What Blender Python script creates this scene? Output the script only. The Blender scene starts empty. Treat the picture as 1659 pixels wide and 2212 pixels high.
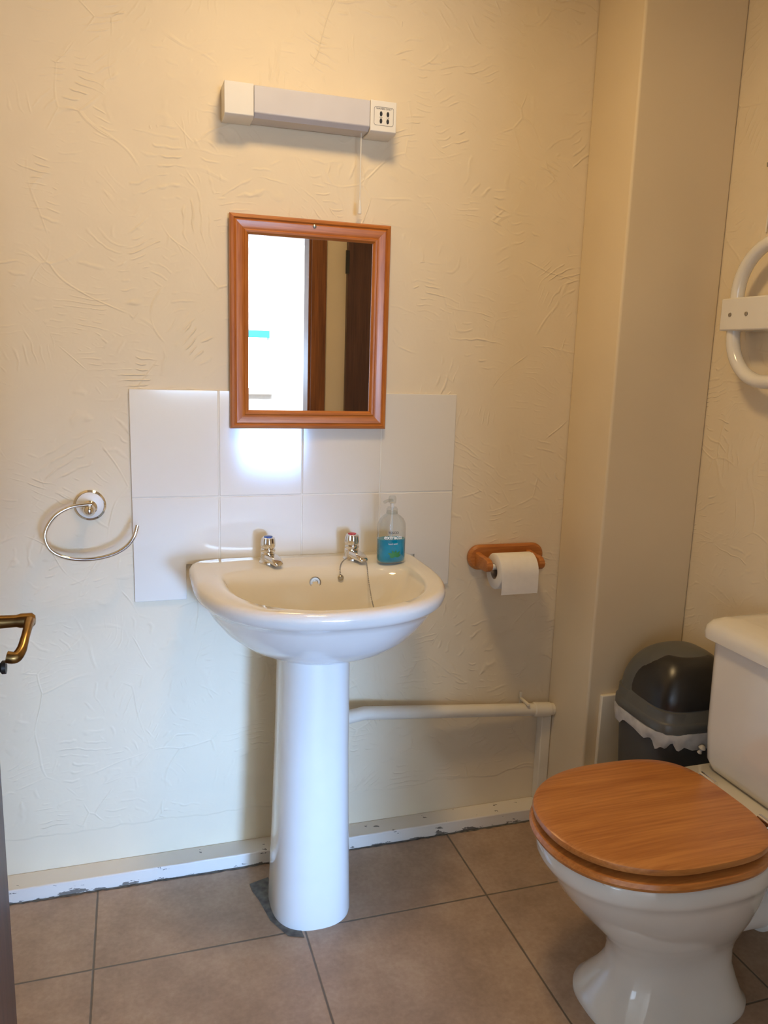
import bpy, math, random
from mathutils import Vector, Matrix
random.seed(3)
scene=bpy.context.scene
COL=bpy.context.collection
scene.view_settings.view_transform='Standard'

# ------------------------------------------------------------ materials
def lin(c):
    c=c/255.0
    return c/12.92 if c<=0.04045 else ((c+0.055)/1.055)**2.4
def rgb(r,g,b): return (lin(r),lin(g),lin(b),1)
class NT:
    def __init__(s,name):
        s.m=bpy.data.materials.new(name); s.m.use_nodes=True
        s.t=s.m.node_tree; s.n=s.t.nodes; s.b=s.n["Principled BSDF"]; s.out=s.n["Material Output"]
    def node(s,typ,**kw):
        n=s.n.new(typ)
        for k,v in kw.items(): setattr(n,k,v)
        return n
    def l(s,a,b): s.t.links.new(a,b)
    def math(s,op,a,b=None,c=None):
        n=s.node("ShaderNodeMath",operation=op)
        for i,v in enumerate((a,b,c)):
            if v is None: continue
            if isinstance(v,(int,float)): n.inputs[i].default_value=v
            else: s.l(v,n.inputs[i])
        return n.outputs[0]
    def vmath(s,op,a,b=None):
        n=s.node("ShaderNodeVectorMath",operation=op)
        for i,v in enumerate((a,b)):
            if v is None: continue
            if isinstance(v,(tuple,list)): n.inputs[i].default_value=v
            else: s.l(v,n.inputs[i])
        return n
    def noise(s,vec,scale,detail=3,rough=.5):
        n=s.node("ShaderNodeTexNoise"); n.inputs["Scale"].default_value=scale
        n.inputs["Detail"].default_value=detail; n.inputs["Roughness"].default_value=rough
        s.l(vec,n.inputs["Vector"]); return n.outputs[0]
    def ramp(s,fac,stops):
        n=s.node("ShaderNodeValToRGB"); e=n.color_ramp.elements
        while len(e)<len(stops): e.new(.5)
        for i,(p,c) in enumerate(stops): e[i].position=p; e[i].color=c
        s.l(fac,n.inputs[0]); return n.outputs[0]
    def smooth(s,fac,a,b):
        m=s.node("ShaderNodeMapRange"); m.interpolation_type='SMOOTHSTEP'
        m.inputs[1].default_value=a; m.inputs[2].default_value=b; s.l(fac,m.inputs[0]); return m.outputs[0]
    def pos(s): return s.node("ShaderNodeNewGeometry").outputs["Position"]
    def obj(s): return s.node("ShaderNodeTexCoord").outputs["Object"]
    def bump(s,h,strength,dist):
        n=s.node("ShaderNodeBump"); n.inputs["Strength"].default_value=strength; n.inputs["Distance"].default_value=dist
        s.l(h,n.inputs["Height"]); s.l(n.outputs[0],s.b.inputs["Normal"]); return n

def simple(name,c,rough=.4,metal=0,var=.04,scale=20,coat=0,bumpd=0,spec=.5):
    k=NT(name); v=k.noise(k.obj(),scale,1)
    f=lambda q:tuple(min(1,x*q) for x in c[:3])+(1,)
    k.l(k.ramp(v,[(.3,f(1-var)),(.7,f(1+var))]),k.b.inputs["Base Color"])
    k.b.inputs["Roughness"].default_value=rough; k.b.inputs["Metallic"].default_value=metal
    k.b.inputs["Coat Weight"].default_value=coat; k.b.inputs["Coat Roughness"].default_value=.05
    k.b.inputs["Specular IOR Level"].default_value=spec
    if bumpd: k.bump(v,.3,bumpd)
    return k.m

def plaster(name,c,amount=1.0,crack=False):
    k=NT(name); P=k.pos()
    warp=k.node("ShaderNodeTexNoise"); warp.inputs["Scale"].default_value=4.5; warp.inputs["Detail"].default_value=1
    k.l(P,warp.inputs["Vector"])
    wv=k.vmath('SUBTRACT',warp.outputs["Color"],(.5,.5,.5)).outputs[0]
    ws=k.vmath('SCALE',wv); ws.inputs[3].default_value=.13
    Pw=k.vmath('ADD',P,ws.outputs[0]).outputs[0]
    mk_n=k.noise(P,8,2,.6)
    chop=k.noise(P,24,1,.5)
    hs=[]
    # trowel strokes: short arcs around random points, cell by cell
    for sc,fr,seed,lo,hi in((6.5,430,0.0,.47,.55),(4.6,330,3.7,.51,.43)):
        off2=k.vmath('ADD',Pw,(seed,seed*.7,seed*1.3)).outputs[0]
        vo=k.node("ShaderNodeTexVoronoi"); vo.inputs["Scale"].default_value=sc; k.l(off2,vo.inputs["Vector"])
        loc=k.vmath('SUBTRACT',off2,vo.outputs["Position"]).outputs[0]
        col=k.vmath('SUBTRACT',vo.outputs["Color"],(.5,.5,.15)).outputs[0]
        cs=k.vmath('MULTIPLY',col,(.35,.5,.6)).outputs[0]
        ln=k.vmath('LENGTH',k.vmath('ADD',loc,cs).outputs[0]).outputs[1]
        ph=k.math('ADD',k.math('MULTIPLY',ln,fr),k.math('MULTIPLY',chop,7))
        s=k.math('POWER',k.math('MAXIMUM',k.math('SINE',ph),0.0),3)
        edge=k.math('MAXIMUM',k.math('SUBTRACT',1,k.math('MULTIPLY',vo.outputs["Distance"],1.25)),0)
        m=k.math('MULTIPLY',k.smooth(mk_n,lo,hi),k.smooth(chop,.42,.57))
        hs.append(k.math('MULTIPLY',k.math('MULTIPLY',s,edge),m))
    # long thin ridges
    ve=k.node("ShaderNodeTexVoronoi",feature='DISTANCE_TO_EDGE'); ve.inputs["Scale"].default_value=5.5; k.l(Pw,ve.inputs["Vector"])
    rg=k.math('SUBTRACT',1,k.math('MINIMUM',k.math('MULTIPLY',ve.outputs["Distance"],60),1))
    hs.append(k.math('MULTIPLY',k.math('MULTIPLY',rg,k.smooth(mk_n,.46,.6)),.5))
    h=hs[0]
    for q in hs[1:]: h=k.math('ADD',h,q)
    if crack:
        sep=k.node("ShaderNodeSeparateXYZ"); k.l(P,sep.inputs[0])
        zz=k.math('SUBTRACT',sep.outputs[2],k.math('MULTIPLY',mk_n,.05))
        up=k.smooth(zz,.098,.104)
        h=k.math('ADD',k.math('MULTIPLY',h,up),k.math('MULTIPLY',up,.6))
    h=k.math('ADD',h,k.math('MULTIPLY',k.noise(P,70,1),.12))
    h=k.math('ADD',h,k.math('MULTIPLY',mk_n,.45))
    k.bump(h,.85*amount,.0022)
    f=lambda q:tuple(min(1,x*q) for x in c[:3])+(1,)
    k.l(k.ramp(mk_n,[(.3,f(.98)),(.7,f(1.02))]),k.b.inputs["Base Color"])
    k.b.inputs["Roughness"].default_value=.5
    k.b.inputs["Specular IOR Level"].default_value=.35
    return k.m

def wood(name,dark,light,axis=0,scale=1.0,rough=.4,fine=1.0,coat=.15,lo=.34,hi=.64):
    k=NT(name); o=k.obj()
    st=[14*scale]*3; st[axis]=1.2*scale
    v=k.vmath('MULTIPLY',o,tuple(st)).outputs[0]
    n1=k.noise(v,1.6,4,.55)
    st2=[160*scale*fine]*3; st2[axis]=7*scale
    n2=k.noise(k.vmath('MULTIPLY',o,tuple(st2)).outputs[0],1,2,.6)
    fac=k.math('ADD',k.math('MULTIPLY',n1,.55),k.math('MULTIPLY',n2,.45))
    k.l(k.ramp(fac,[(lo,dark),(hi,light)]),k.b.inputs["Base Color"])
    k.b.inputs["Roughness"].default_value=rough; k.b.inputs["Coat Weight"].default_value=coat
    k.b.inputs["Coat Roughness"].default_value=.2
    k.bump(fac,.15,.0006)
    return k.m

M={}
WALLC=(.80,.685,.49,1)
M['plaster']=plaster("textured_plaster",WALLC,1,True)
M['plaster2']=plaster("textured_plaster_side",WALLC,.8)
M['paint']=simple("smooth_paint",(.75,.63,.435,1),.5,var=.03,scale=4,bumpd=.001)
M['ceil']=simple("ceiling_paint",(.84,.80,.72,1),.8)
M['roomw']=simple("room_white",(.87,.88,.89,1),.7)
M['gloss']=simple("gloss_trim_paint",(.80,.745,.62,1),.3,var=.05,scale=12)
M['porc']=simple("porcelain",(.81,.785,.715,1),.08,var=.01,coat=.6)
M['porc_t']=simple("porcelain_toilet",(.80,.77,.69,1),.1,var=.01,coat=.5)
M['ptile']=simple("glazed_tile",(.80,.755,.66,1),.09,var=.012,scale=6,coat=.2)
M['grout']=simple("white_grout",(.82,.79,.70,1),.8)
M['chrome']=simple("chrome",(.78,.77,.75,1),.08,1,.01)
M['steel']=simple("dull_steel",(.45,.44,.42,1),.3,1,.05)
M['brass']=simple("aged_brass",(.33,.21,.08,1),.30,1,.25,60)
M['white']=simple("white_plastic",(.80,.78,.72,1),.35,var=.01)
M['rail']=simple("white_enamel",(.80,.77,.70,1),.18,var=.01,coat=.4)
M['diff']=simple("lamp_diffuser",(.62,.61,.64,1),.35,var=.02)
M['black']=simple("black_plastic",(.02,.02,.02,1),.4)
M['paper']=simple("tissue_paper",(.83,.80,.74,1),.95,var=.02,scale=60,bumpd=.001)
M['card']=simple("cardboard",(.35,.27,.2,1),.9)
M['bin']=simple("dark_grey_plastic",(.055,.056,.057,1),.4)
M['binlid']=simple("grey_plastic",(.10,.102,.094,1),.38)
M['binflap']=simple("charcoal_plastic",(.022,.021,.020,1),.3)
M['bag']=simple("bin_liner_film",(.55,.53,.50,1),.35,var=.15,scale=40,bumpd=.002)
M['red']=simple("red_index",(.5,.02,.02,1),.3)
M['blue']=simple("blue_index",(.02,.08,.4,1),.3)
M['pine']=wood("orange_pine",rgb(158,86,26),rgb(198,121,48),0,2.2,.33,1.0,.3)
M['pineh']=wood("orange_pine_holder",rgb(165,94,36),rgb(200,130,62),0,2.2,.4)
M['oak']=wood("oak_veneer",rgb(166,98,42),rgb(206,138,72),0,1.0,.34,1.1,.25,.33,.62)
M['frame']=wood("door_frame_pine",rgb(96,52,22),rgb(146,88,42),2,1,.4)
M['door']=wood("brown_door_wood",rgb(62,38,32),rgb(92,60,50),2,1,.45)
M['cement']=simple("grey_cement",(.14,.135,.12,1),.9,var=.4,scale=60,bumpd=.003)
M['blind']=simple("blue_blind",(.04,.30,.55,1),.6)
M['mirror']=simple("mirror_silver",(.9,.91,.9,1),.003,1,.0)
M['green']=simple("green_leaf_print",(.03,.22,.05,1),.4)
M['ink']=simple("dark_print",(.03,.03,.04,1),.5)
M['winkp']=simple("white_print",(.85,.88,.88,1),.5)
# skirting with chipped paint, worn along the foot
k=NT("chipped_skirting_paint"); P=k.pos()
sp=k.node("ShaderNodeSeparateXYZ"); k.l(P,sp.inputs[0])
n=k.noise(k.vmath('MULTIPLY',P,(.7,1,2.2)).outputs[0],26,4,.7)
foot=k.math('SUBTRACT',1,k.smooth(sp.outputs[2],.001,.018))
ff=k.math('SUBTRACT',n,k.math('MULTIPLY',foot,.13))
k.l(k.ramp(ff,[(.0,(.20,.18,.15,1)),(.34,(.20,.18,.15,1)),(.36,(.80,.75,.66,1))]),k.b.inputs["Base Color"])
k.b.inputs["Roughness"].default_value=.4; k.bump(n,.3,.002); M['skirt']=k.m
# floor tiles
k=NT("beige_floor_tile"); P=k.pos(); sp=k.node("ShaderNodeSeparateXYZ"); k.l(P,sp.inputs[0])
def edge(c,off):
    a=k.math('FRACT',k.math('DIVIDE',k.math('ADD',c,off+9.1),.455))
    return k.math('MULTIPLY',k.math('MINIMUM',a,k.math('SUBTRACT',1,a)),.455)
wob=k.math('MULTIPLY',k.math('SUBTRACT',k.noise(P,30,2),.5),.002)
d=k.math('ADD',k.math('MINIMUM',edge(sp.outputs[0],.104),edge(sp.outputs[1],.326)),wob)
mr=k.smooth(d,.0010,.0034)
nz=k.math('ADD',k.math('MULTIPLY',k.noise(P,7,4,.65),.7),k.math('MULTIPLY',k.noise(P,90,2,.6),.3))
tc=k.ramp(nz,[(.35,rgb(156,131,108)),(.5,rgb(172,145,120)),(.66,rgb(186,160,133))])
mx=k.node("ShaderNodeMix",data_type='RGBA'); k.l(mr,mx.inputs[0]); mx.inputs[6].default_value=rgb(108,96,80); k.l(tc,mx.inputs[7])
k.l(mx.outputs[2],k.b.inputs["Base Color"]); k.b.inputs["Roughness"].default_value=.42
k.bump(k.math('ADD',mr,k.math('MULTIPLY',nz,.25)),.5,.002); M['floor']=k.m
# clear plastic
k=NT("clear_plastic"); tr=k.node("ShaderNodeBsdfTransparent"); tr.inputs[0].default_value=(.93,.95,.95,1)
gl=k.node("ShaderNodeBsdfGlossy"); gl.inputs["Roughness"].default_value=.06
fr=k.node("ShaderNodeLayerWeight"); fr.inputs[0].default_value=.35
ms=k.node("ShaderNodeMixShader"); k.l(k.math('MULTIPLY',fr.outputs[1],.6),ms.inputs[0]); k.l(tr.outputs[0],ms.inputs[1]); k.l(gl.outputs[0],ms.inputs[2]); k.l(ms.outputs[0],k.out.inputs[0])
M['clear']=k.m
k=NT("teal_liquid"); k.l(k.ramp(k.noise(k.obj(),30),[(.3,rgb(0,128,156)),(.7,rgb(8,158,182))]),k.b.inputs["Base Color"]); k.b.inputs["Roughness"].default_value=.1
M['teal']=k.m
k=NT("daylight_sky_glass"); e=k.node("ShaderNodeEmission"); e.inputs[0].default_value=(.8,.9,1,1); e.inputs[1].default_value=9; k.l(e.outputs[0],k.out.inputs[0]); M['sky']=k.m

# ------------------------------------------------------------ geometry helpers
def mk(name,verts,faces,mat,parent=None,smooth=True,sharp=35,label=None,center=True,bevel=0):
    me=bpy.data.meshes.new(name)
    vs=[Vector(v) for v in verts]
    if center:
        lo=Vector([min(v[i] for v in vs) for i in range(3)]); hi=Vector([max(v[i] for v in vs) for i in range(3)])
        c=(lo+hi)/2
        if parent is None: c.z=lo.z
    else: c=Vector((0,0,0))
    me.from_pydata([v-c for v in vs],[],faces); me.update()
    import bmesh
    bm=bmesh.new(); bm.from_mesh(me); bmesh.ops.recalc_face_normals(bm,faces=bm.faces); bm.to_mesh(me); bm.free()
    o=bpy.data.objects.new(name,me); COL.objects.link(o)
    if isinstance(mat,str): mat=M[mat]
    me.materials.append(mat)
    if smooth:
        for p in me.polygons: p.use_smooth=True
        try: me.set_sharp_from_angle(angle=math.radians(sharp))
        except Exception: pass
    o.location=c
    if parent is not None:
        o.parent=parent; o.location=c-world_loc(parent)
    if bevel:
        b=o.modifiers.new("bevel","BEVEL"); b.width=bevel; b.segments=3; b.limit_method='ANGLE'; b.angle_limit=math.radians(40)
    if label: o["label"]=label
    return o
def world_loc(o):
    v=Vector(o.location)
    while o.parent: o=o.parent; v=v+Vector(o.location)
    return v
def empty(name,loc,label=None,cat=None,parent=None):
    o=bpy.data.objects.new(name,None); COL.objects.link(o); o.empty_display_size=.05; o.location=loc
    if parent is not None: o.parent=parent; o.location=Vector(loc)-world_loc(parent)
    if label: o["label"]=label
    if cat: o["category"]=cat
    return o
def struct(o): o["kind"]="structure"; return o
def boxvf(x0,x1,y0,y1,z0,z1,off=0):
    v=[(x,y,z) for x in(x0,x1) for y in(y0,y1) for z in(z0,z1)]
    f=[(0,1,3,2),(4,6,7,5),(0,4,5,1),(2,3,7,6),(0,2,6,4),(1,5,7,3)]
    return v,[tuple(i+off for i in q) for q in f]
def box(name,x0,x1,y0,y1,z0,z1,mat,parent=None,bevel=0,**kw):
    v,f=boxvf(x0,x1,y0,y1,z0,z1); return mk(name,v,f,mat,parent,smooth=bevel>0,bevel=bevel,**kw)
def boxes(name,lst,mat,parent=None,bevel=0,extra=None,**kw):
    V=[];Fc=[]
    for b in lst:
        v,f=boxvf(*b,off=len(V)); V+=v; Fc+=f
    for outline,ya,yb_ in (extra or []):   # prisms with an XZ outline
        b=len(V); n=len(outline)
        V+=[(x,ya,z) for x,z in outline]+[(x,yb_,z) for x,z in outline]
        Fc.append(tuple(b+i for i in range(n))); Fc.append(tuple(b+n+i for i in range(n))[::-1])
        Fc+=[(b+i,b+(i+1)%n,b+n+(i+1)%n,b+n+i) for i in range(n)]
    return mk(name,V,Fc,mat,parent,smooth=bevel>0,bevel=bevel,**kw)
def loftvf(rings,cap0=True,cap1=True,off=0,closed=False):
    n=len(rings[0]); V=[p for r in rings for p in r]; Fc=[]
    m=len(rings)
    for i in range(m if closed else m-1):
        a=i*n; b=((i+1)%m)*n
        for j in range(n):
            k=(j+1)%n; Fc.append((a+j,a+k,b+k,b+j))
    if not closed:
        if cap0: Fc.append(tuple(range(n))[::-1])
        if cap1: Fc.append(tuple((m-1)*n+j for j in range(n)))
    return V,[tuple(i+off for i in f) for f in Fc]
def loft(name,rings,mat,parent=None,cap0=True,cap1=True,closed=False,**kw):
    v,f=loftvf(rings,cap0,cap1,closed=closed); return mk(name,v,f,mat,parent,**kw)
def frame_of(d):
    d=Vector(d).normalized(); a=Vector((0,0,1)) if abs(d.z)<.9 else Vector((1,0,0))
    u=d.cross(a).normalized(); return u,d.cross(u).normalized(),d
def lathevf(prof,c,axis=(0,0,1),n=40,sx=1,sy=1):
    u,v,d=frame_of(axis); c=Vector(c); R=[]
    for r,h in prof:
        r=max(r,1e-5)
        R.append([tuple(c+d*h+u*(r*sx*math.cos(2*math.pi*j/n))+v*(r*sy*math.sin(2*math.pi*j/n))) for j in range(n)])
    return R
def lathe(name,prof,c,mat,parent=None,axis=(0,0,1),n=40,sx=1,sy=1,**kw):
    return loft(name,lathevf(prof,c,axis,n,sx,sy),mat,parent,**kw)
def tuberings(pts,r,n=16):
    pts=[Vector(p) for p in pts]; R=[]; u=None
    for i,p in enumerate(pts):
        d=(pts[min(i+1,len(pts)-1)]-pts[max(i-1,0)]).normalized()
        if u is None: u=frame_of(d)[0]
        u=(u-d*u.dot(d)).normalized(); v=d.cross(u)
        rr=r[i] if isinstance(r,(list,tuple)) else r
        R.append([tuple(p+u*(rr*math.cos(2*math.pi*j/n))+v*(rr*math.sin(2*math.pi*j/n))) for j in range(n)])
    return R
def tube(name,pts,r,mat,parent=None,n=16,**kw): return loft(name,tuberings(pts,r,n),mat,parent,**kw)
def spline(pts,sub=8):
    P=[Vector(p) for p in pts]; out=[]
    for i in range(len(P)-1):
        a=P[max(i-1,0)];b=P[i];c=P[i+1];d=P[min(i+2,len(P)-1)]
        for s in range(sub):
            t=s/sub; out.append(.5*((2*b)+(c-a)*t+(2*a-5*b+4*c-d)*t*t+(3*b-a-3*c+d)*t**3))
    out.append(P[-1]); return out
def sup(cx,ym,a,bf,bb,nf,nb,z,N=128):
    """closed outline; front half (-y) semi-axis bf exponent nf, back half bb, nb"""
    r=[]
    for j in range(N):
        t=2*math.pi*j/N; c=math.cos(t); s=math.sin(t)
        e,b=(nb,bb) if s>0 else (nf,bf)
        x=a*math.copysign(abs(c)**(2/e),c); y=b*math.copysign(abs(s)**(2/e),s)
        r.append((cx+x,ym+y,z))
    return r
def text_vf(s,size,font_bold=False):
    cu=bpy.data.curves.new("tmp","FONT"); cu.body=s; cu.size=size; cu.align_x='CENTER'; cu.resolution_u=3
    if font_bold: cu.offset=size*.02
    o=bpy.data.objects.new("tmp",cu); COL.objects.link(o); bpy.context.view_layer.update()
    dg=bpy.context.evaluated_depsgraph_get(); me=bpy.data.meshes.new_from_object(o.evaluated_get(dg))
    V=[tuple(v.co) for v in me.vertices]; Fc=[tuple(p.vertices) for p in me.polygons]
    bpy.data.objects.remove(o); bpy.data.curves.remove(cu); bpy.data.meshes.remove(me)
    return V,Fc
def flat(name,V,Fc,mat,parent):
    return mk(name,V,Fc,mat,parent,smooth=False)

# ------------------------------------------------------------ room shell
XL,XR,YF,ZC=-.36,1.41,-1.72,2.36
struct(box("floor",-3.0,3.6,-7.0,.12,-.1,0,'floor',center=False))
struct(box("ceiling",-3.0,3.6,-7.0,.12,ZC,ZC+.1,'ceil',center=False))
struct(box("wall_back",XL-.1,XR+.1,0,.1,0,ZC,'plaster',center=False))
struct(box("wall_left",XL-.1,XL,YF,0,0,ZC,'plaster2',center=False))
struct(box("wall_right",XR,XR+.1,YF,0,0,ZC,'plaster2',center=False))
struct(boxes("wall_front",[(-3.0,-.20,YF-.1,YF,0,ZC),(.80,3.6,YF-.1,YF,0,ZC),(-.20,.80,YF-.1,YF,2.03,ZC)],'paint',center=False))
struct(box("wall_room_far",-3.0,3.6,-7.1,-7.0,0,ZC,'roomw',center=False))
struct(box("wall_room_left",-3.1,-3.0,-7.0,YF,0,ZC,'roomw',center=False))
struct(box("wall_room_right",3.6,3.7,-7.0,YF,0,ZC,'roomw',center=False))
fr=struct(boxes("trim_1",[(-.20,-.17,YF-.1,YF,0,2.03),(.775,.80,YF-.1,YF,0,2.03),(-.20,.80,YF-.1,YF,2.0,2.03),
   (.785,.852,YF,YF+.016,0,2.08),(-.23,-.175,YF,YF+.016,0,2.08),(-.23,.852,YF,YF+.016,2.01,2.08)],'frame',bevel=.002))
struct(boxes("trim_2",[(1.13,XR,-.20,0,0,ZC)],'paint',bevel=.006,center=False))
struct(boxes("trim_3",[(1.165,XR,-.212,-.20,.225,.435),(1.13,XR,-.225,-.20,0,.225)],'gloss',bevel=.003))
struct(box("baseboard_back",XL,1.13,-.062,0,0,.036,'skirt',bevel=.003,center=False))
struct(box("baseboard_left",XL,XL+.02,YF,-.062,0,.07,'skirt',bevel=.003,center=False))
struct(box("trim_4",1.098,1.129,-.030,0,.036,.300,'gloss',bevel=.003))
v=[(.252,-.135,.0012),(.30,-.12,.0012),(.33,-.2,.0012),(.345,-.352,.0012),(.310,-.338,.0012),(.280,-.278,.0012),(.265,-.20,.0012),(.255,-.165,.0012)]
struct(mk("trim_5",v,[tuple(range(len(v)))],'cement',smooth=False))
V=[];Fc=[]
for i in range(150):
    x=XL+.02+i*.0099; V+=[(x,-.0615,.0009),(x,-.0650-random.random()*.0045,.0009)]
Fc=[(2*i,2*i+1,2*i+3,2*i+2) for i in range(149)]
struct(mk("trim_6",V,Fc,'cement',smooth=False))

wn=empty("window_1",(1.0,-7.0,.95)); wn["kind"]="structure"
boxes("window_frame",[(.2,1.5,-7.0,-6.95,.88,.95),(.2,1.5,-7.0,-6.95,1.55,1.60),(.2,.26,-7.0,-6.95,.95,1.55),(1.44,1.5,-7.0,-6.95,.95,1.55),(.84,.88,-7.0,-6.96,.95,1.55)],'white',wn)
box("window_pane",.26,1.44,-6.995,-6.985,.95,1.55,'sky',wn)
box("roller_blind",.24,1.46,-6.93,-6.91,1.49,1.565,'blind',wn)

d2=empty("door_2",(1.17,YF,0)); d2["kind"]="structure"
box("door_leaf",.945,1.40,YF+.002,YF+.032,.01,1.99,'door',d2,bevel=.002)
boxes("hinge",[(.934,.950,YF+.03,YF+.040,1.66,1.76),(.934,.950,YF+.03,YF+.040,.25,.35)],'black',d2,bevel=.001)

d1=empty("door_1",(-.175,-1.3,0)); d1["kind"]="structure"
box("door_leaf",-.195,-.155,-1.70,-.93,.008,1.985,'door',d1,bevel=.002)
hd=empty("door_handle",(-.155,-.99,.99),"aged brass lever handle",parent=d1)
boxes("backplate",[(-.1549,-.151,-1.012,-.968,.88,1.05)],'brass',hd,bevel=.0015)
lathe("neck",[(0,0),(.014,0),(.014,.004),(.0075,.009),(.0066,.032),(.0080,.036),(.0080,.048),(.005,.051),(0,.0515)],(-.152,-.99,.992),'brass',hd,axis=(1,0,0),n=28)
lv=spline([(-.107,-.985,.992),(-.106,-1.00,.993),(-.106,-1.02,.991),(-.107,-1.035,.986),(-.109,-1.047,.979),(-.114,-1.054,.974),(-.122,-1.054,.975)],6)
tube("lever",lv,[.0062-.0018*math.sin(math.pi*min(1,i/(len(lv)-1)*1.2)) for i in range(len(lv))],'brass',hd,n=16)
lathe("thumbturn",[(0,0),(.011,0),(.011,.004),(.005,.007),(.005,.012),(.0075,.014),(.0075,.018),(0,.019)],(-.151,-.99,.940),'black',hd,axis=(1,0,0),n=20)

# ------------------------------------------------------------ splashback
sb=empty("splashback",(.4,0,.704),"glossy cream tiled splashback behind the basin","tiles")
g=.0013; T=[]
for c in range(4):
    T.append((c*.2+g,(c+1)*.2-g,-.007,-.0003,.954+g,1.204))
T+=[(.2+g,.4-g,-.007,-.0003,.79,.954-g),(.4+g,.6-g,-.007,-.0003,.79,.954-g)]
ex=[([(g,.704),(.121,.704),(.121,.79),(.2-g,.79),(.2-g,.954-g),(g,.954-g)],-.007,-.0003),
    ([(.70,.704),(.8-g,.704),(.8-g,.954-g),(.6+g,.954-g),(.6+g,.79),(.70,.79)],-.007,-.0003)]
boxes("tile",T,'ptile',sb,bevel=.0016,extra=ex)
boxes("grout",[(.002,.798,-.0056,.001,.80,1.202),(.002,.12,-.0056,.001,.706,.80),(.702,.798,-.0056,.001,.706,.80)],'grout',sb)

# ------------------------------------------------------------ mirror
mi=empty("wall_mirror",(.415,0,1.117),"rectangular mirror in moulded orange pine frame above the basin","mirror")
x0,x1,z0,z1=.226,.605,1.117,1.597
prof=[(0,0),(0,.012),(.003,.017),(.008,.018),(.011,.0145),(.014,.0165),(.026,.0155),(.031,.0135),(.033,.0155),(.037,.0145),(.0415,.008),(.0415,0)]
def side(p,q,inn):
    p=Vector(p);q=Vector(q);L=(q-p).length;d=(q-p).normalized(); inn=Vector(inn)
    R=[]
    for end in(0,1):
        ring=[]
        for s,h in prof:
            s*=1.03
            base=(p+d*s) if end==0 else (q-d*s)
            P_=base+inn*s; ring.append((P_.x,-.008-h,P_.z))
        R.append(ring)
    return R
fr=empty("frame",(.415,-.008,1.117),parent=mi)
for p,q,inn in(((x0,0,z1),(x1,0,z1),(0,0,-1)),((x0,0,z0),(x1,0,z0),(0,0,1)),((x0,0,z0),(x0,0,z1),(1,0,0)),((x1,0,z0),(x1,0,z1),(-1,0,0))):
    R=side(p,q,inn); V,Fc=loftvf(R)
    o=mk("frame_side",V,Fc,'pine',fr,sharp=25)
    if inn[0]!=0:
        rot=Matrix.Rotation(math.radians(90),4,'Y'); o.data.transform(rot.inverted()); o.rotation_euler=(0,math.radians(90),0)
box("backing",x0+.004,x1-.004,-.009,-.001,z0+.004,z1-.004,'card',mi)
box("mirror_glass",x0+.036,x1-.036,-.0135,-.0092,z0+.036,z1-.036,'mirror',mi)
lathe("screw",[(0,0),(.0045,0),(.0045,.0015),(.002,.003),(0,.003)],(.419,-.0236,1.581),'steel',mi,axis=(0,-1,0),n=16)

# ------------------------------------------------------------ light fitting
lf=empty("wall_light",(.403,0,1.788),"white shaver light with grey diffuser above the mirror","wall light")
def prism(name,xa,xb,sec,mat,parent,bevel=.002):
    n=len(sec); V=[(xa,y,z) for y,z in sec]+[(xb,y,z) for y,z in sec]
    Fc=[tuple(range(n)),tuple(range(n,2*n))[::-1]]+[(i,(i+1)%n,n+(i+1)%n,n+i) for i in range(n)]
    return mk(name,V,Fc,mat,parent,bevel=bevel)
sec=[(0,1.786),(-.054,1.786),(-.062,1.791),(-.062,1.855),(0,1.857)]
prism("end_cap",.212,.2745,sec,'white',lf,.0015)
prism("end_cap",.535,.596,sec,'white',lf,.0015)
prism("diffuser",.2752,.5345,[(-.002,1.789),(-.050,1.790),(-.0608,1.799),(-.0608,1.8535),(-.002,1.8555)],'diff',lf,.002)
so=empty("shaver_socket",(.566,-.062,1.80),parent=lf)
def rrect(x0,x1,z0,z1,r,n=6):
    pts=[]
    for cx,cz,a0 in((x1-r,z1-r,0),(x0+r,z1-r,90),(x0+r,z0+r,180),(x1-r,z0+r,270)):
        for i in range(n+1):
            a=math.radians(a0+90*i/n); pts.append((cx+r*math.cos(a),cz+r*math.sin(a)))
    return pts
o1=rrect(.543,.589,1.803,1.842,.005); o2=rrect(.5437,.5883,1.8037,1.8413,.0045)
V=[(x,-.0623,z) for x,z in o1]+[(x,-.0623,z) for x,z in o2]; n=len(o1)
flat("outline",V,[(i,(i+1)%n,n+(i+1)%n,n+i) for i in range(n)],'ink',so)
V=[];Fc=[]
for cx,cz in((.5595,1.8275),(.5595,1.8125),(.5755,1.8275),(.5755,1.8125)):
    b=len(V); V+=[(cx+.0032*math.cos(i*math.pi/8),-.0625,cz+.0055*math.sin(i*math.pi/8)) for i in range(16)]; Fc.append(tuple(range(b,b+16)))
flat("pin_hole",V,Fc,'black',so)
for s,cx,cz,sz in(("SHAVERS ONLY",.566,1.8365,.0052),("240V",.5595,1.8186,.0035),("115V",.5755,1.8186,.0035)):
    V,Fc=text_vf(s,sz); flat("printed_text",[(cx+a,-.0626,cz+b) for a,b,c in V],Fc,'ink',so)
pc=empty("pull_cord",(.522,-.035,1.612),parent=lf)
tube("cord",[(.522,-.035,1.79),(.522,-.035,1.645)],.0011,'white',pc,n=8)
lathe("cord_bell",[(0,.03),(.0022,.03),(.003,.024),(.0046,.004),(.0046,0),(0,0)],(.522,-.035,1.615),'white',pc,n=16)

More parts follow.
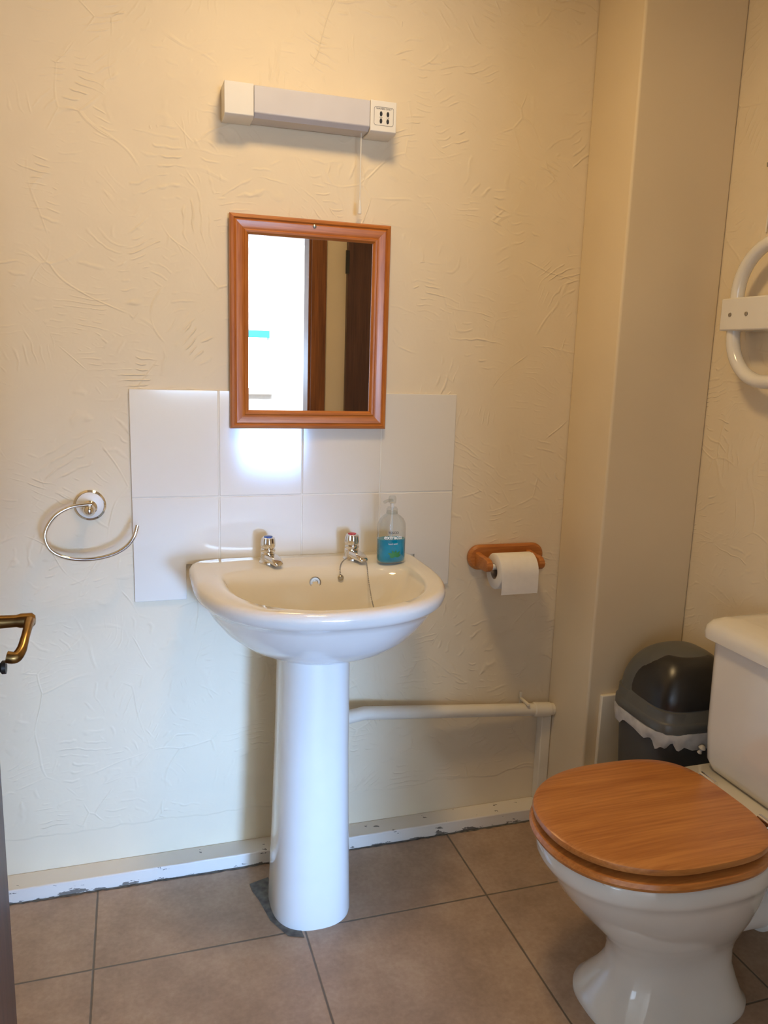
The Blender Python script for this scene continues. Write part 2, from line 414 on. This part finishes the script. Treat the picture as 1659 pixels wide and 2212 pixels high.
# ------------------------------------------------------------ basin + pedestal
bs=empty("pedestal_basin",(.39,-.2,0),"white ceramic washbasin on a full pedestal","sink")
CXB=.402; ZR=.803
R=[]
for z,a,bf,bb,ym,n in((.632,.075,.085,.08,-.20,2.2),(.636,.105,.115,.10,-.20,2.2),(.648,.145,.165,.13,-.19,2.2),(.668,.185,.215,.145,-.18,2.2),
                      (.695,.219,.258,.152,-.17,2.25),(.725,.243,.285,.155,-.165,2.3),(.750,.257,.300,.155,-.165,2.35),(.762,.262,.307,.154,-.163,2.4),
                      (.766,.272,.316,.1535,-.162,2.4),(.774,.278,.322,.154,-.162,2.45),(.786,.2805,.325,.154,-.162,2.45),(.795,.2785,.323,.153,-.162,2.45),(ZR-.002,.273,.317,.151,-.162,2.45),(ZR,.266,.310,.148,-.162,2.45)):
    R.append(sup(CXB,ym,a,bf,bb,n,2.2+max(0,(z-.632)/.13)*4 if z<.75 else 8,z))
for z,a,bf,bb,ym in((ZR-.0005,.236,.290,.125,-.170),(ZR-.002,.224,.271,.085,-.190),(ZR-.007,.2175,.261,.065,-.200),(ZR-.018,.212,.253,.056,-.205),(.765,.204,.240,.048,-.21),(.735,.185,.215,.040,-.213),(.705,.148,.175,.035,-.22),(.685,.100,.12,.03,-.23),(.676,.04,.05,.02,-.24)):
    R.append(sup(CXB+.006,ym,a,bf,bb,2.35,3.4,z))
R[-1]=sup(CXB,-.24,.03,.03,.03,2,2,.674)
loft("basin",R,'porc',bs,sharp=60)
R=[]
for z,a,b,ym,cx in((0,.094,.112,-.222,.382),(.01,.095,.113,-.222,.382),(.05,.0925,.111,-.222,.3825),(.2,.088,.106,-.218,.384),(.4,.083,.10,-.212,.386),(.62,.080,.098,-.208,.388),(.66,.080,.098,-.208,.388)):
    R.append(sup(cx,ym,a,b,b*.9,2.5,3.0,z))
loft("pedestal",R,'porc',bs,sharp=60)
lathe("overflow",[(0,.0),(.006,.0),(.0065,-.003),(.0065,.002),(.0115,.002),(.0115,.0035),(.0135,.003),(.0135,-.002)],(.402,-.1565,.772),'steel',bs,axis=(0,-1,.25),n=28,cap1=False)
lathe("waste",[(0,0),(.02,0),(.022,.002),(.03,.002),(.031,0)],(.402,-.24,.675),'chrome',bs,n=28)
lathe("chain_stay",[(0,0),(.006,0),(.007,.003),(.004,.006),(0,.007)],(.463,-.156,.780),'steel',bs,axis=(0,-1,.25),n=18)

def tap(x,y,indexmat,label,turn):
    z=ZR-.001
    t=empty("basin_tap",(x,y,z),label,"tap")
    t["group"]="chrome taps on the basin"
    lathe("base",[(0,0),(.0215,0),(.0215,.003),(.0185,.006),(.0175,.024),(.014,.028),(0,.028)],(x,y,z),'chrome',t,n=32)
    dx,dy=math.sin(turn),-math.cos(turn)
    Rr=[]
    for s,w,h0,h1 in((-.004,.0145,.004,.024),(.02,.0155,.004,.0245),(.038,.0145,.004,.022),(.050,.0125,.0035,.017),(.056,.011,.003,.013),(.059,.007,.005,.010)):
        pts=[]
        for a in range(20):
            q=2*math.pi*a/20; cx=math.copysign(abs(math.cos(q))**.6,math.cos(q)); cz=math.copysign(abs(math.sin(q))**.6,math.sin(q))
            pts.append((x+dx*s-dy*w*cx,y+dy*s+dx*w*cx,z+(h0+h1)/2+(h1-h0)/2*cz))
        Rr.append(pts)
    loft("spout",Rr,'chrome',t,sharp=50)
    Rr=[]
    for r,h in((.010,.026),(.0165,.028),(.0175,.031),(.0172,.034),(.0145,.036),(.0165,.039),(.0172,.044),(.0165,.053),(.0150,.0605),(.0110,.0625)):
        fl=lambda j:(1+(.06*math.cos(8*2*math.pi*j/64) if h>.038 else 0))
        Rr.append([(x+r*fl(j)*math.cos(2*math.pi*j/64),y+r*fl(j)*math.sin(2*math.pi*j/64),z+h) for j in range(64)])
    loft("handle",Rr,'chrome',t,sharp=40)
    lathe("index_disc",[(0,0),(.0102,0),(.0102,.0018),(.0075,.0026),(0,.003)],(x,y,z+.0622),indexmat,t,n=28)
    return t
tap(.307,-.068,'blue',"chrome pillar tap with blue cold index on the basin",.3)
tap(.513,-.068,'red',"chrome pillar tap with red hot index, plug chain attached",.3)

pl=empty("sink_plug",(.514,-.278,.71),"steel basin plug on a beaded chain hanging in the bowl","plug")
def beads(name,pts,parent):
    P=spline(pts,30); V=[];Fc=[]; last=None
    for p in P:
        if last is None or (p-last).length>.0042:
            last=p
            v,f=loftvf(lathevf([(0.0002,-.0016),(.0012,-.0011),(.0017,0),(.0012,.0011),(.0002,.0016)],p,n=8),off=len(V)); V+=v;Fc+=f
    v,f=loftvf(tuberings(P,.0005,6),off=len(V)); V+=v;Fc+=f
    return mk(name,V,Fc,'steel',parent)
beads("chain",[(.531,-.090,.812),(.533,-.120,.810),(.530,-.148,.800),(.527,-.168,.782),(.522,-.215,.745),(.516,-.268,.724)],pl)
beads("chain",[(.495,-.090,.810),(.480,-.108,.8065),(.468,-.135,.8045),(.463,-.150,.797),(.463,-.162,.782)],pl)
lathe("plug",[(0,-.012),(.016,-.012),(.018,0),(.022,.001),(.0225,.004),(.016,.0065),(.004,.0075),(.003,.012),(0,.0125)],(.514,-.278,.714),'chrome',pl,axis=(-.15,-.25,1),n=28)

# ------------------------------------------------------------ soap bottle
bx,by,bz=.597,-.120,ZR
so=empty("soap_dispenser",(bx,by,bz),"clear pump bottle half full of teal hand wash on the basin","soap bottle")
K=1.08
def oval(rx,ry,z,n=48,e=2.4): return [(bx+K*rx*math.copysign(abs(math.cos(q))**(2/e),math.cos(q)),by+K*ry*math.copysign(abs(math.sin(q))**(2/e),math.sin(q)),z) for q in[2*math.pi*j/n for j in range(n)]]
H=[(0,.027,.016),(.003,.031,.0195),(.01,.0325,.021),(.085,.0325,.021),(.098,.031,.020),(.108,.0265,.018),(.115,.019,.0155),(.119,.013,.013),(.126,.0115,.0115)]
loft("bottle",[oval(a,b,bz+h) for h,a,b in H],'clear',so,sharp=70)
loft("liquid",[oval(a,b,bz+h) for h,a,b in((.002,.026,.0155),(.005,.030,.0188),(.011,.0316,.0202),(.059,.0316,.0202))],'teal',so)
lathe("collar",[(0,0),(.0135,0),(.0135,.012),(.011,.014),(.011,.016),(0,.016)],(bx,by,bz+.120),'clear',so,n=30)
pm=empty("pump",(bx,by,bz+.136),parent=so)
lathe("stem",[(0,-.10),(.002,-.10),(.002,0),(.0045,0),(.0045,.010),(.009,.012),(.0095,.024),(.007,.029),(0,.030)],(bx,by,bz+.134),'clear',pm,n=20)
lathe("inner_tube",[(0,-.12),(.0028,-.12),(.0028,.0),(.005,.0),(.005,.012),(0,.012)],(bx,by,bz+.134),'white',pm,n=16)
tube("nozzle",spline([(bx,by,bz+.152),(bx-.012,by-.006,bz+.153),(bx-.024,by-.012,bz+.150)],5),.0038,'clear',pm,n=12)
def yb(x,eps=.0006):
    u=min(.999,abs(x)/(.0325*K)); return by-.021*K*(1-u**2.4)**(1/2.4)-eps
def label_text(s,sz,cz,mat,bold=False):
    V,Fc=text_vf(s,sz,bold); flat("label_print",[(bx+a-.002,yb(a-.002),bz+cz+b) for a,b,c in V],Fc,mat,so)
label_text("TESCO",.0085,.074,'ink',True)
label_text("extracts",.0135,.0615,'winkp',True)
label_text("hand wash",.0055,.048,'winkp')
V=[];Fc=[]
for ang,L in((150,.020),(115,.018),(80,.017),(45,.019),(15,.017),(180,.014)):
    a=math.radians(ang); b=len(V); px,pz=math.cos(a),math.sin(a)
    for t,w in((0,0),(.25,.16),(.5,.2),(.75,.13),(1,0),(.75,-.13),(.5,-.2),(.25,-.16)):
        lx=.003+L*(t*px-w*pz); lz=.018+L*(t*pz+w*px); V.append((bx+lx,yb(lx,.0008),bz+lz))
    Fc.append(tuple(range(b,b+8)))
flat("leaf_print",V,Fc,'green',so)

# ------------------------------------------------------------ towel ring
tr=empty("towel_ring",(-.09,0,.94),"chrome open towel ring on a round white rosette","towel ring")
lathe("rosette",[(0,0),(.035,0),(.035,.006),(.031,.009),(.0295,.008)],(-.090,0,.940),'chrome',tr,axis=(0,-1,0),n=48)
lathe("rosette_disc",[(0,.0),(.0298,.0),(.0298,.0085),(.022,.0115),(0,.012)],(-.090,0,.940),'white',tr,axis=(0,-1,0),n=48)
lathe("post",[(0,.011),(.015,.011),(.016,.014),(.010,.019),(.008,.030),(.011,.036),(.0135,.042),(.0135,.050),(.010,.058),(.004,.062),(0,.062)],(-.090,0,.936),'chrome',tr,axis=(0,-1,0),n=32)
Z=lambda v:.896-(v-1150)*.00108
Xf=lambda u:-.182+(u-95)*.00096
pts=[(Xf(u),-.05-.02*min(1,(v-1095)/60),Z(v)) for u,v in((198,1100),(180,1101),(150,1105),(118,1121),(98,1148),(97,1172),(112,1194),(145,1208),(190,1212),(235,1205),(268,1190),(288,1168),(297,1144))]
tube("ring",spline(pts,8),.0045,'chrome',tr,n=16)

# ------------------------------------------------------------ toilet roll holder + roll
th=empty("toilet_roll_holder",(.96,0,.775),"orange pine toilet roll holder fixed to the plaster wall","toilet roll holder")
def stad(x0,x1,z0,z1,y): return [(x,y,z) for x,z in rrect(x0,x1,z0,z1,(z1-z0)/2-.0001,10)]
loft("backplate",[stad(.852,1.070,.742,.806,-.0005),stad(.850,1.072,.740,.808,-.008),stad(.850,1.072,.740,.808,-.013),stad(.856,1.066,.746,.802,-.018)],'pineh',th,sharp=30)
for xa,xb in((.868,.884),(1.018,1.034)):
    R=[]
    for y,h in((-.014,.021),(-.05,.018),(-.075,.018),(-.088,.016),(-.096,.010),(-.098,.003)):
        R.append([(x,y,z) for x,z in rrect(xa,xb,.770-h,.770+h,min(.004,h*.6),3)])
    loft("arm",R,'pineh',th,sharp=30)
lathe("roller",[(0,0),(.008,0),(.008,.134),(0,.134)],(.884,-.080,.765),'white',th,axis=(1,0,0),n=20)
rc=(.895,-.080,.7533)
rl=empty("toilet_roll",(.948,-.08,.7533),"white toilet roll with loose end hanging on the holder","toilet roll")
R=lathevf([(.021,0),(.0455,0),(.047,.0015),(.047,.1035),(.0455,.105),(.021,.105)],rc,(1,0,0),56)
loft("paper",R,'paper',rl,closed=True,sharp=50)
R=lathevf([(.0195,.0005),(.0208,.0005),(.0208,.1045),(.0195,.1045)],rc,(1,0,0),40)
loft("core",R,'card',rl,closed=True,sharp=50)
V=[];Fc=[]
path=[(-.080+-.0478*math.sin(a),.7533+.0478*math.cos(a)) for a in[math.radians(x) for x in(10,25,40,55,70,82,90)]]+[(-.1282,.738),(-.1286,.722),(-.1282,.709),(-.1275,.702)]
for i,(y,z) in enumerate(path): V+=[(.896,y,z),(1.0,y,z)]
for i in range(len(path)-1): Fc.append((2*i,2*i+1,2*i+3,2*i+2))
mk("loose_sheet",V,Fc,'paper',rl)

# ------------------------------------------------------------ waste pipe
wp=empty("waste_pipe",(.8,-.04,.35),"cream painted horizontal waste pipe along the wall","pipe")
tube("pipe",[(.44,-.105,.392),(.56,-.055,.383),(1.128,-.032,.322)],.0175,'gloss',wp,n=24)
d=Vector((1.128-.56,.023,-.061)).normalized()
p1=Vector((1.128,-.032,.322))
tube("coupling",[p1-d*.065,p1-d*.062,p1-d*.012,p1-d*.009],[.018,.0205,.0205,.018],'gloss',wp,n=24)
boxes("pipe_clip",[(1.035,1.043,-.055,-.001,.350,.356),(1.035,1.043,-.006,-.0005,.335,.372)],'gloss',wp,bevel=.001)

# ------------------------------------------------------------ toilet
YC=-.70
wc=empty("toilet",(1.05,YC,0),"white close-coupled toilet with a wooden seat against the wall","toilet")
def egg(xf,xb,b,z,nf=2.1,nb=2.8,mid=.52,N=96,yc=YC):
    cx=xf+(xb-xf)*mid; r=[]
    for j in range(N):
        t=2*math.pi*j/N; c=math.cos(t); s=math.sin(t)
        e,a=(nf,cx-xf) if c<0 else (nb,xb-cx)
        r.append((cx+a*math.copysign(abs(c)**(2/e),c),yc+b*math.copysign(abs(s)**(2/e),s),z))
    return r
R=[egg(.850,1.20,.120,0,2.8,3),egg(.850,1.20,.120,.010,2.8,3),egg(.862,1.19,.112,.022,2.6,3),egg(.885,1.18,.095,.055,2.4,3),egg(.905,1.17,.084,.09,2.3,3),egg(.905,1.17,.083,.125,2.3,3),egg(.893,1.17,.093,.155,2.2,3),
   egg(.860,1.175,.115,.19,2.1,2.8),egg(.820,1.18,.140,.235,2.1,2.8),egg(.783,1.185,.160,.28,2.1,2.8),egg(.758,1.19,.171,.318,2.1,2.8),egg(.747,1.19,.175,.334,2.1,2.8),egg(.742,1.195,.180,.340,2.1,2.8),egg(.737,1.195,.182,.350,2.1,2.8),egg(.737,1.195,.182,.374,2.1,2.8),egg(.742,1.193,.178,.380,2.1,2.8),
   egg(.78,1.10,.135,.380,2.1,2.2),egg(.79,1.09,.125,.36),egg(.82,1.06,.10,.26),egg(.88,1.0,.05,.20)]
loft("bowl",R,'porc_t',wc,sharp=60)
def rbox(name,x0,x1,y0,y1,levels,mat,parent,r=.03):
    R=[]
    for z,i in levels:
        R.append([(x,y,z) for x,y in rrect(x0+i,x1-i*.3,y0+i,y1-i,max(.004,r-i*.5),6)])
    return loft(name,R,mat,parent,sharp=50)
rbox("rear_shelf",1.10,1.385,YC-.175,YC+.175,[(.335,.02),(.342,.004),(.385,0),(.398,.002),(.402,.008)],'porc_t',wc,.04)
ci=empty("cistern",(1.3,YC-.02,.41),parent=wc)
rbox("tank",1.205,1.405,-.915,-.530,[(.4025,.028),(.408,.018),(.43,.008),(.50,.003),(.70,0),(.712,0)],'porc_t',ci,.035)
rbox("tank_lid",1.188,1.408,-.932,-.513,[(.706,.008),(.710,.001),(.724,0),(.737,.003),(.748,.012),(.756,.03),(.759,.06)],'porc_t',ci,.035)
R=[egg(.737,1.150,.178,.4150,2.15,3.4),egg(.729,1.153,.1845,.418,2.15,3.4),egg(.727,1.154,.186,.4235,2.15,3.4),egg(.729,1.153,.1845,.4295,2.15,3.4),egg(.736,1.150,.179,.4330,2.15,3.4),egg(.76,1.135,.160,.4345,2.15,3.2),egg(.85,1.05,.08,.4365,2.1,2.4),egg(.94,.96,.01,.437,2,2)]
loft("toilet_lid",R,'oak',wc,sharp=40,label="oak veneer toilet lid")
R=[egg(.735,1.155,.182,.3845,2.15,3.2),egg(.726,1.160,.190,.388,2.15,3.2),egg(.723,1.161,.193,.395,2.15,3.2),egg(.727,1.159,.190,.4025,2.15,3.2),egg(.740,1.152,.178,.407,2.15,3.2),
   egg(.800,1.08,.115,.407,2.1,2.4),egg(.806,1.07,.110,.395,2.1,2.4),egg(.80,1.08,.115,.3845,2.1,2.4)]
loft("toilet_seat",R,'oak',wc,closed=True,sharp=40,label="oak veneer toilet seat")
for bxx,byy in((.79,YC-.12),(.79,YC+.12),(1.05,YC-.15),(1.05,YC+.15)):
    lathe("seat_buffer",[(0,0),(.008,0),(.008,.0055),(0,.0055)],(bxx,byy,.3793),'white',wc,n=14)
for yy in(YC-.085,YC+.085):
    h=empty("hinge",(1.172,yy,.402),parent=wc)
    tube("hinge_pin",[(1.172,yy-.022,.416),(1.172,yy+.022,.416)],.007,'chrome',h,n=16)
    lathe("hinge_foot",[(0,0),(.012,0),(.012,.003),(.006,.006),(.006,.014),(0,.014)],(1.172,yy,.402),'chrome',h,n=20)
tube("outlet_pipe",[(1.14,YC,.17),(1.22,YC,.17),(1.30,YC,.165),(1.409,YC,.16)],.052,'white',wc,n=28)
tube("outlet_collar",[(1.25,YC,.168),(1.252,YC,.168),(1.298,YC,.165),(1.30,YC,.165)],[.055,.060,.060,.055],'white',wc,n=28)

# ------------------------------------------------------------ swing bin
bxc,byc=1.276,-.362
bn=empty("swing_bin",(bxc,byc,0),"dark grey plastic swing bin with white liner beside the toilet","bin")
def sq(a,b,z,e=4.5,N=96,wav=0,seed=0):
    r=[]
    for j in range(N):
        t=2*math.pi*j/N;c=math.cos(t);s=math.sin(t)
        w=1+wav*(math.sin(11*t+seed)+.7*math.sin(23*t+seed*2)+.5*math.sin(37*t+1.7*seed))
        r.append((bxc+a*w*math.copysign(abs(c)**(2/e),c),byc+b*w*math.copysign(abs(s)**(2/e),s),z+ (wav*.35*math.sin(7*t+seed)+wav*.3*math.sin(17*t) if wav else 0)))
    return r
loft("bin_body",[sq(.090,.085,0),sq(.092,.087,.006),sq(.111,.108,.42),sq(.116,.113,.425),sq(.116,.113,.45)],'bin',bn,sharp=40)
loft("bin_liner",[sq(.1135,.1105,.448,wav=.001),sq(.1215,.1185,.447,wav=.004,seed=1),sq(.1225,.1195,.436,wav=.008,seed=2),sq(.1220,.1190,.426,wav=.014,seed=3),sq(.1185,.1155,.413,wav=.019,seed=4)],'bag',bn,cap0=False,cap1=False,sharp=60)
lathe("liner_knot",[(0,-.014),(.006,-.010),(.003,-.002),(.009,.004),(.005,.010),(0,.012)],(bxc-.02,byc-.127,.412),'bag',bn,axis=(.2,-.3,1),n=9)
HA,HB,HH,HZ=.1135,.111,.122,.500
R=[sq(.118,.115,.446),sq(.1215,.1185,.449),sq(.1215,.1185,.468),sq(.119,.116,.472),sq(.117,.114,.474),sq(.116,.113,.498)]
for i in range(15):
    q=i/14*math.pi/2*.985; c=math.cos(q)**.8; s=math.sin(q)
    R.append(sq(HA*c,HB*c,HZ+HH*s,e=4.0-1.7*i/14))
loft("bin_lid",R,'binlid',bn,sharp=50,cap0=False)
V=[];Fc=[];NU,NV=36,24
def hood(u,v,k):
    t=math.radians(u); q=math.radians(max(v,0)); c=math.cos(q)**.8; e=4.0-1.7*(v/90)
    return (bxc+HA*k*c*math.copysign(abs(math.cos(t))**(2/e),math.cos(t)),byc+HB*k*c*math.copysign(abs(math.sin(t))**(2/e),math.sin(t)),HZ+HH*k*math.sin(q))
for i in range(NU+1):
    for j in range(NV+1):
        fu=i/NU; fv=j/NV
        bul=(min(1,6*fu)*min(1,6*(1-fu))*min(1,5*fv+.3)*min(1,6*(1-fv)))**.5
        half=86*(1-.25*(max(0,fv-.3)/.7)**2)
        V.append(hood(258-half+2*half*fu,1+66*fv,.990+.035*bul))
for i in range(NU):
    for j in range(NV):
        a=i*(NV+1)+j; Fc.append((a,a+1,a+NV+2,a+NV+1))
mk("swing_flap",V,Fc,'binflap',bn,sharp=60)

# ------------------------------------------------------------ support rail on right wall
gr=empty("grab_rail",(1.36,-.6,1.25),"white tubular grab rail loop fixed to the textured wall","grab rail")
pts=[];y0,y1,z0,z1,r=-.325,-.98,1.262,1.568,.11
for cy,cz,a0 in((y0-r,z1-r,0),(y1+r,z1-r,90),(y1+r,z0+r,180),(y0-r,z0+r,270)):
    for i in range(13):
        a=math.radians(a0+90*i/12); pts.append((1.358,cy+r*math.cos(a),cz+r*math.sin(a)))
R=[]
n=16;m=len(pts)
for i in range(m):
    p=Vector(pts[i]); d=(Vector(pts[(i+1)%m])-Vector(pts[i-1])).normalized(); u=Vector((1,0,0)); v=d.cross(u)
    R.append([tuple(p+u*(.0155*math.cos(2*math.pi*j/n))+v*(.0155*math.sin(2*math.pi*j/n))) for j in range(n)])
loft("rail_tube",R,'rail',gr,closed=True,sharp=80)
br=empty("bracket",(1.38,-.36,1.41),parent=gr)
box("bracket_plate",1.336,1.4099,-.47,-.300,1.376,1.450,'rail',br,bevel=.004)
for yy in(-.333,-.385):
    lathe("screw",[(0,0),(.005,0),(.0045,.0015),(0,.002)],(1.336,yy,1.412),'steel',br,axis=(-1,0,0),n=14)
cb=empty("wall_cable",(1.405,-.34,1.6),"thin cream cable with a dark clip on the wall","cable")
tube("cable",[(1.4065,-.338,1.60),(1.4065,-.339,1.745)],.0022,'gloss',cb,n=8)
box("cable_clip",1.398,1.4099,-.352,-.326,1.742,1.752,'steel',cb,bevel=.001)

# ------------------------------------------------------------ lights
def area(name,loc,rot,sx,sy,power,col,shape='RECTANGLE',spread=None,target=None):
    l=bpy.data.lights.new(name,'AREA'); l.shape=shape; l.size=sx; l.size_y=sy; l.energy=power; l.color=col
    if spread: l.spread=math.radians(spread)
    o=bpy.data.objects.new(name,l); COL.objects.link(o); o.location=loc
    if target: o.rotation_euler=(Vector(target)-Vector(loc)).to_track_quat('-Z','Y').to_euler()
    else: o.rotation_euler=[math.radians(a) for a in rot]
    return o
area("ceiling_lamp",(.38,-.72,2.33),(0,0,0),.26,.26,10,(1,.69,.33),'DISK')
area("room_daylight",(-2.9,-4.6,1.3),(0,-90,0),1.4,3.0,62,(.55,.74,1))
area("room_window_light",(.85,-6.94,1.22),(90,0,0),1.16,.54,85,(.40,.64,1))
area("room_fill_light",(1.0,-6.0,2.33),(-35,0,0),2.2,.8,150,(.92,.95,1))  # added fill, brightens the outer room for the mirror; not an actual fitting
area("low_cool_fill",(1.10,-4.6,.52),None,.5,.45,5.2,(.26,.50,1),spread=24,target=(.28,0,.24))  # added blue fill aimed at lower wall and pedestal; no window there
w=bpy.data.worlds.new("world"); scene.world=w; w.use_nodes=True
w.node_tree.nodes["Background"].inputs[0].default_value=(.8,.85,1,1); w.node_tree.nodes["Background"].inputs[1].default_value=.3

# ------------------------------------------------------------ camera
th_,pi_,ro_,f_=.31101,.18836,.03080,1710.73
F=Vector((math.cos(pi_)*math.sin(th_),math.cos(pi_)*math.cos(th_),-math.sin(pi_)))
Rv=Vector((math.cos(th_),-math.sin(th_),0)); U=Rv.cross(F)
R2=Rv*math.cos(ro_)+U*math.sin(ro_); U2=-Rv*math.sin(ro_)+U*math.cos(ro_)
cam=bpy.data.cameras.new("camera"); co=bpy.data.objects.new("camera",cam); COL.objects.link(co)
mw=Matrix((R2,U2,-F)).transposed().to_4x4(); mw.translation=Vector((.00582,-1.89586,1.28261)); co.matrix_world=mw
cam.sensor_fit='VERTICAL'; cam.sensor_height=24; cam.lens=24*f_/2212; cam.clip_start=.02
scene.camera=co
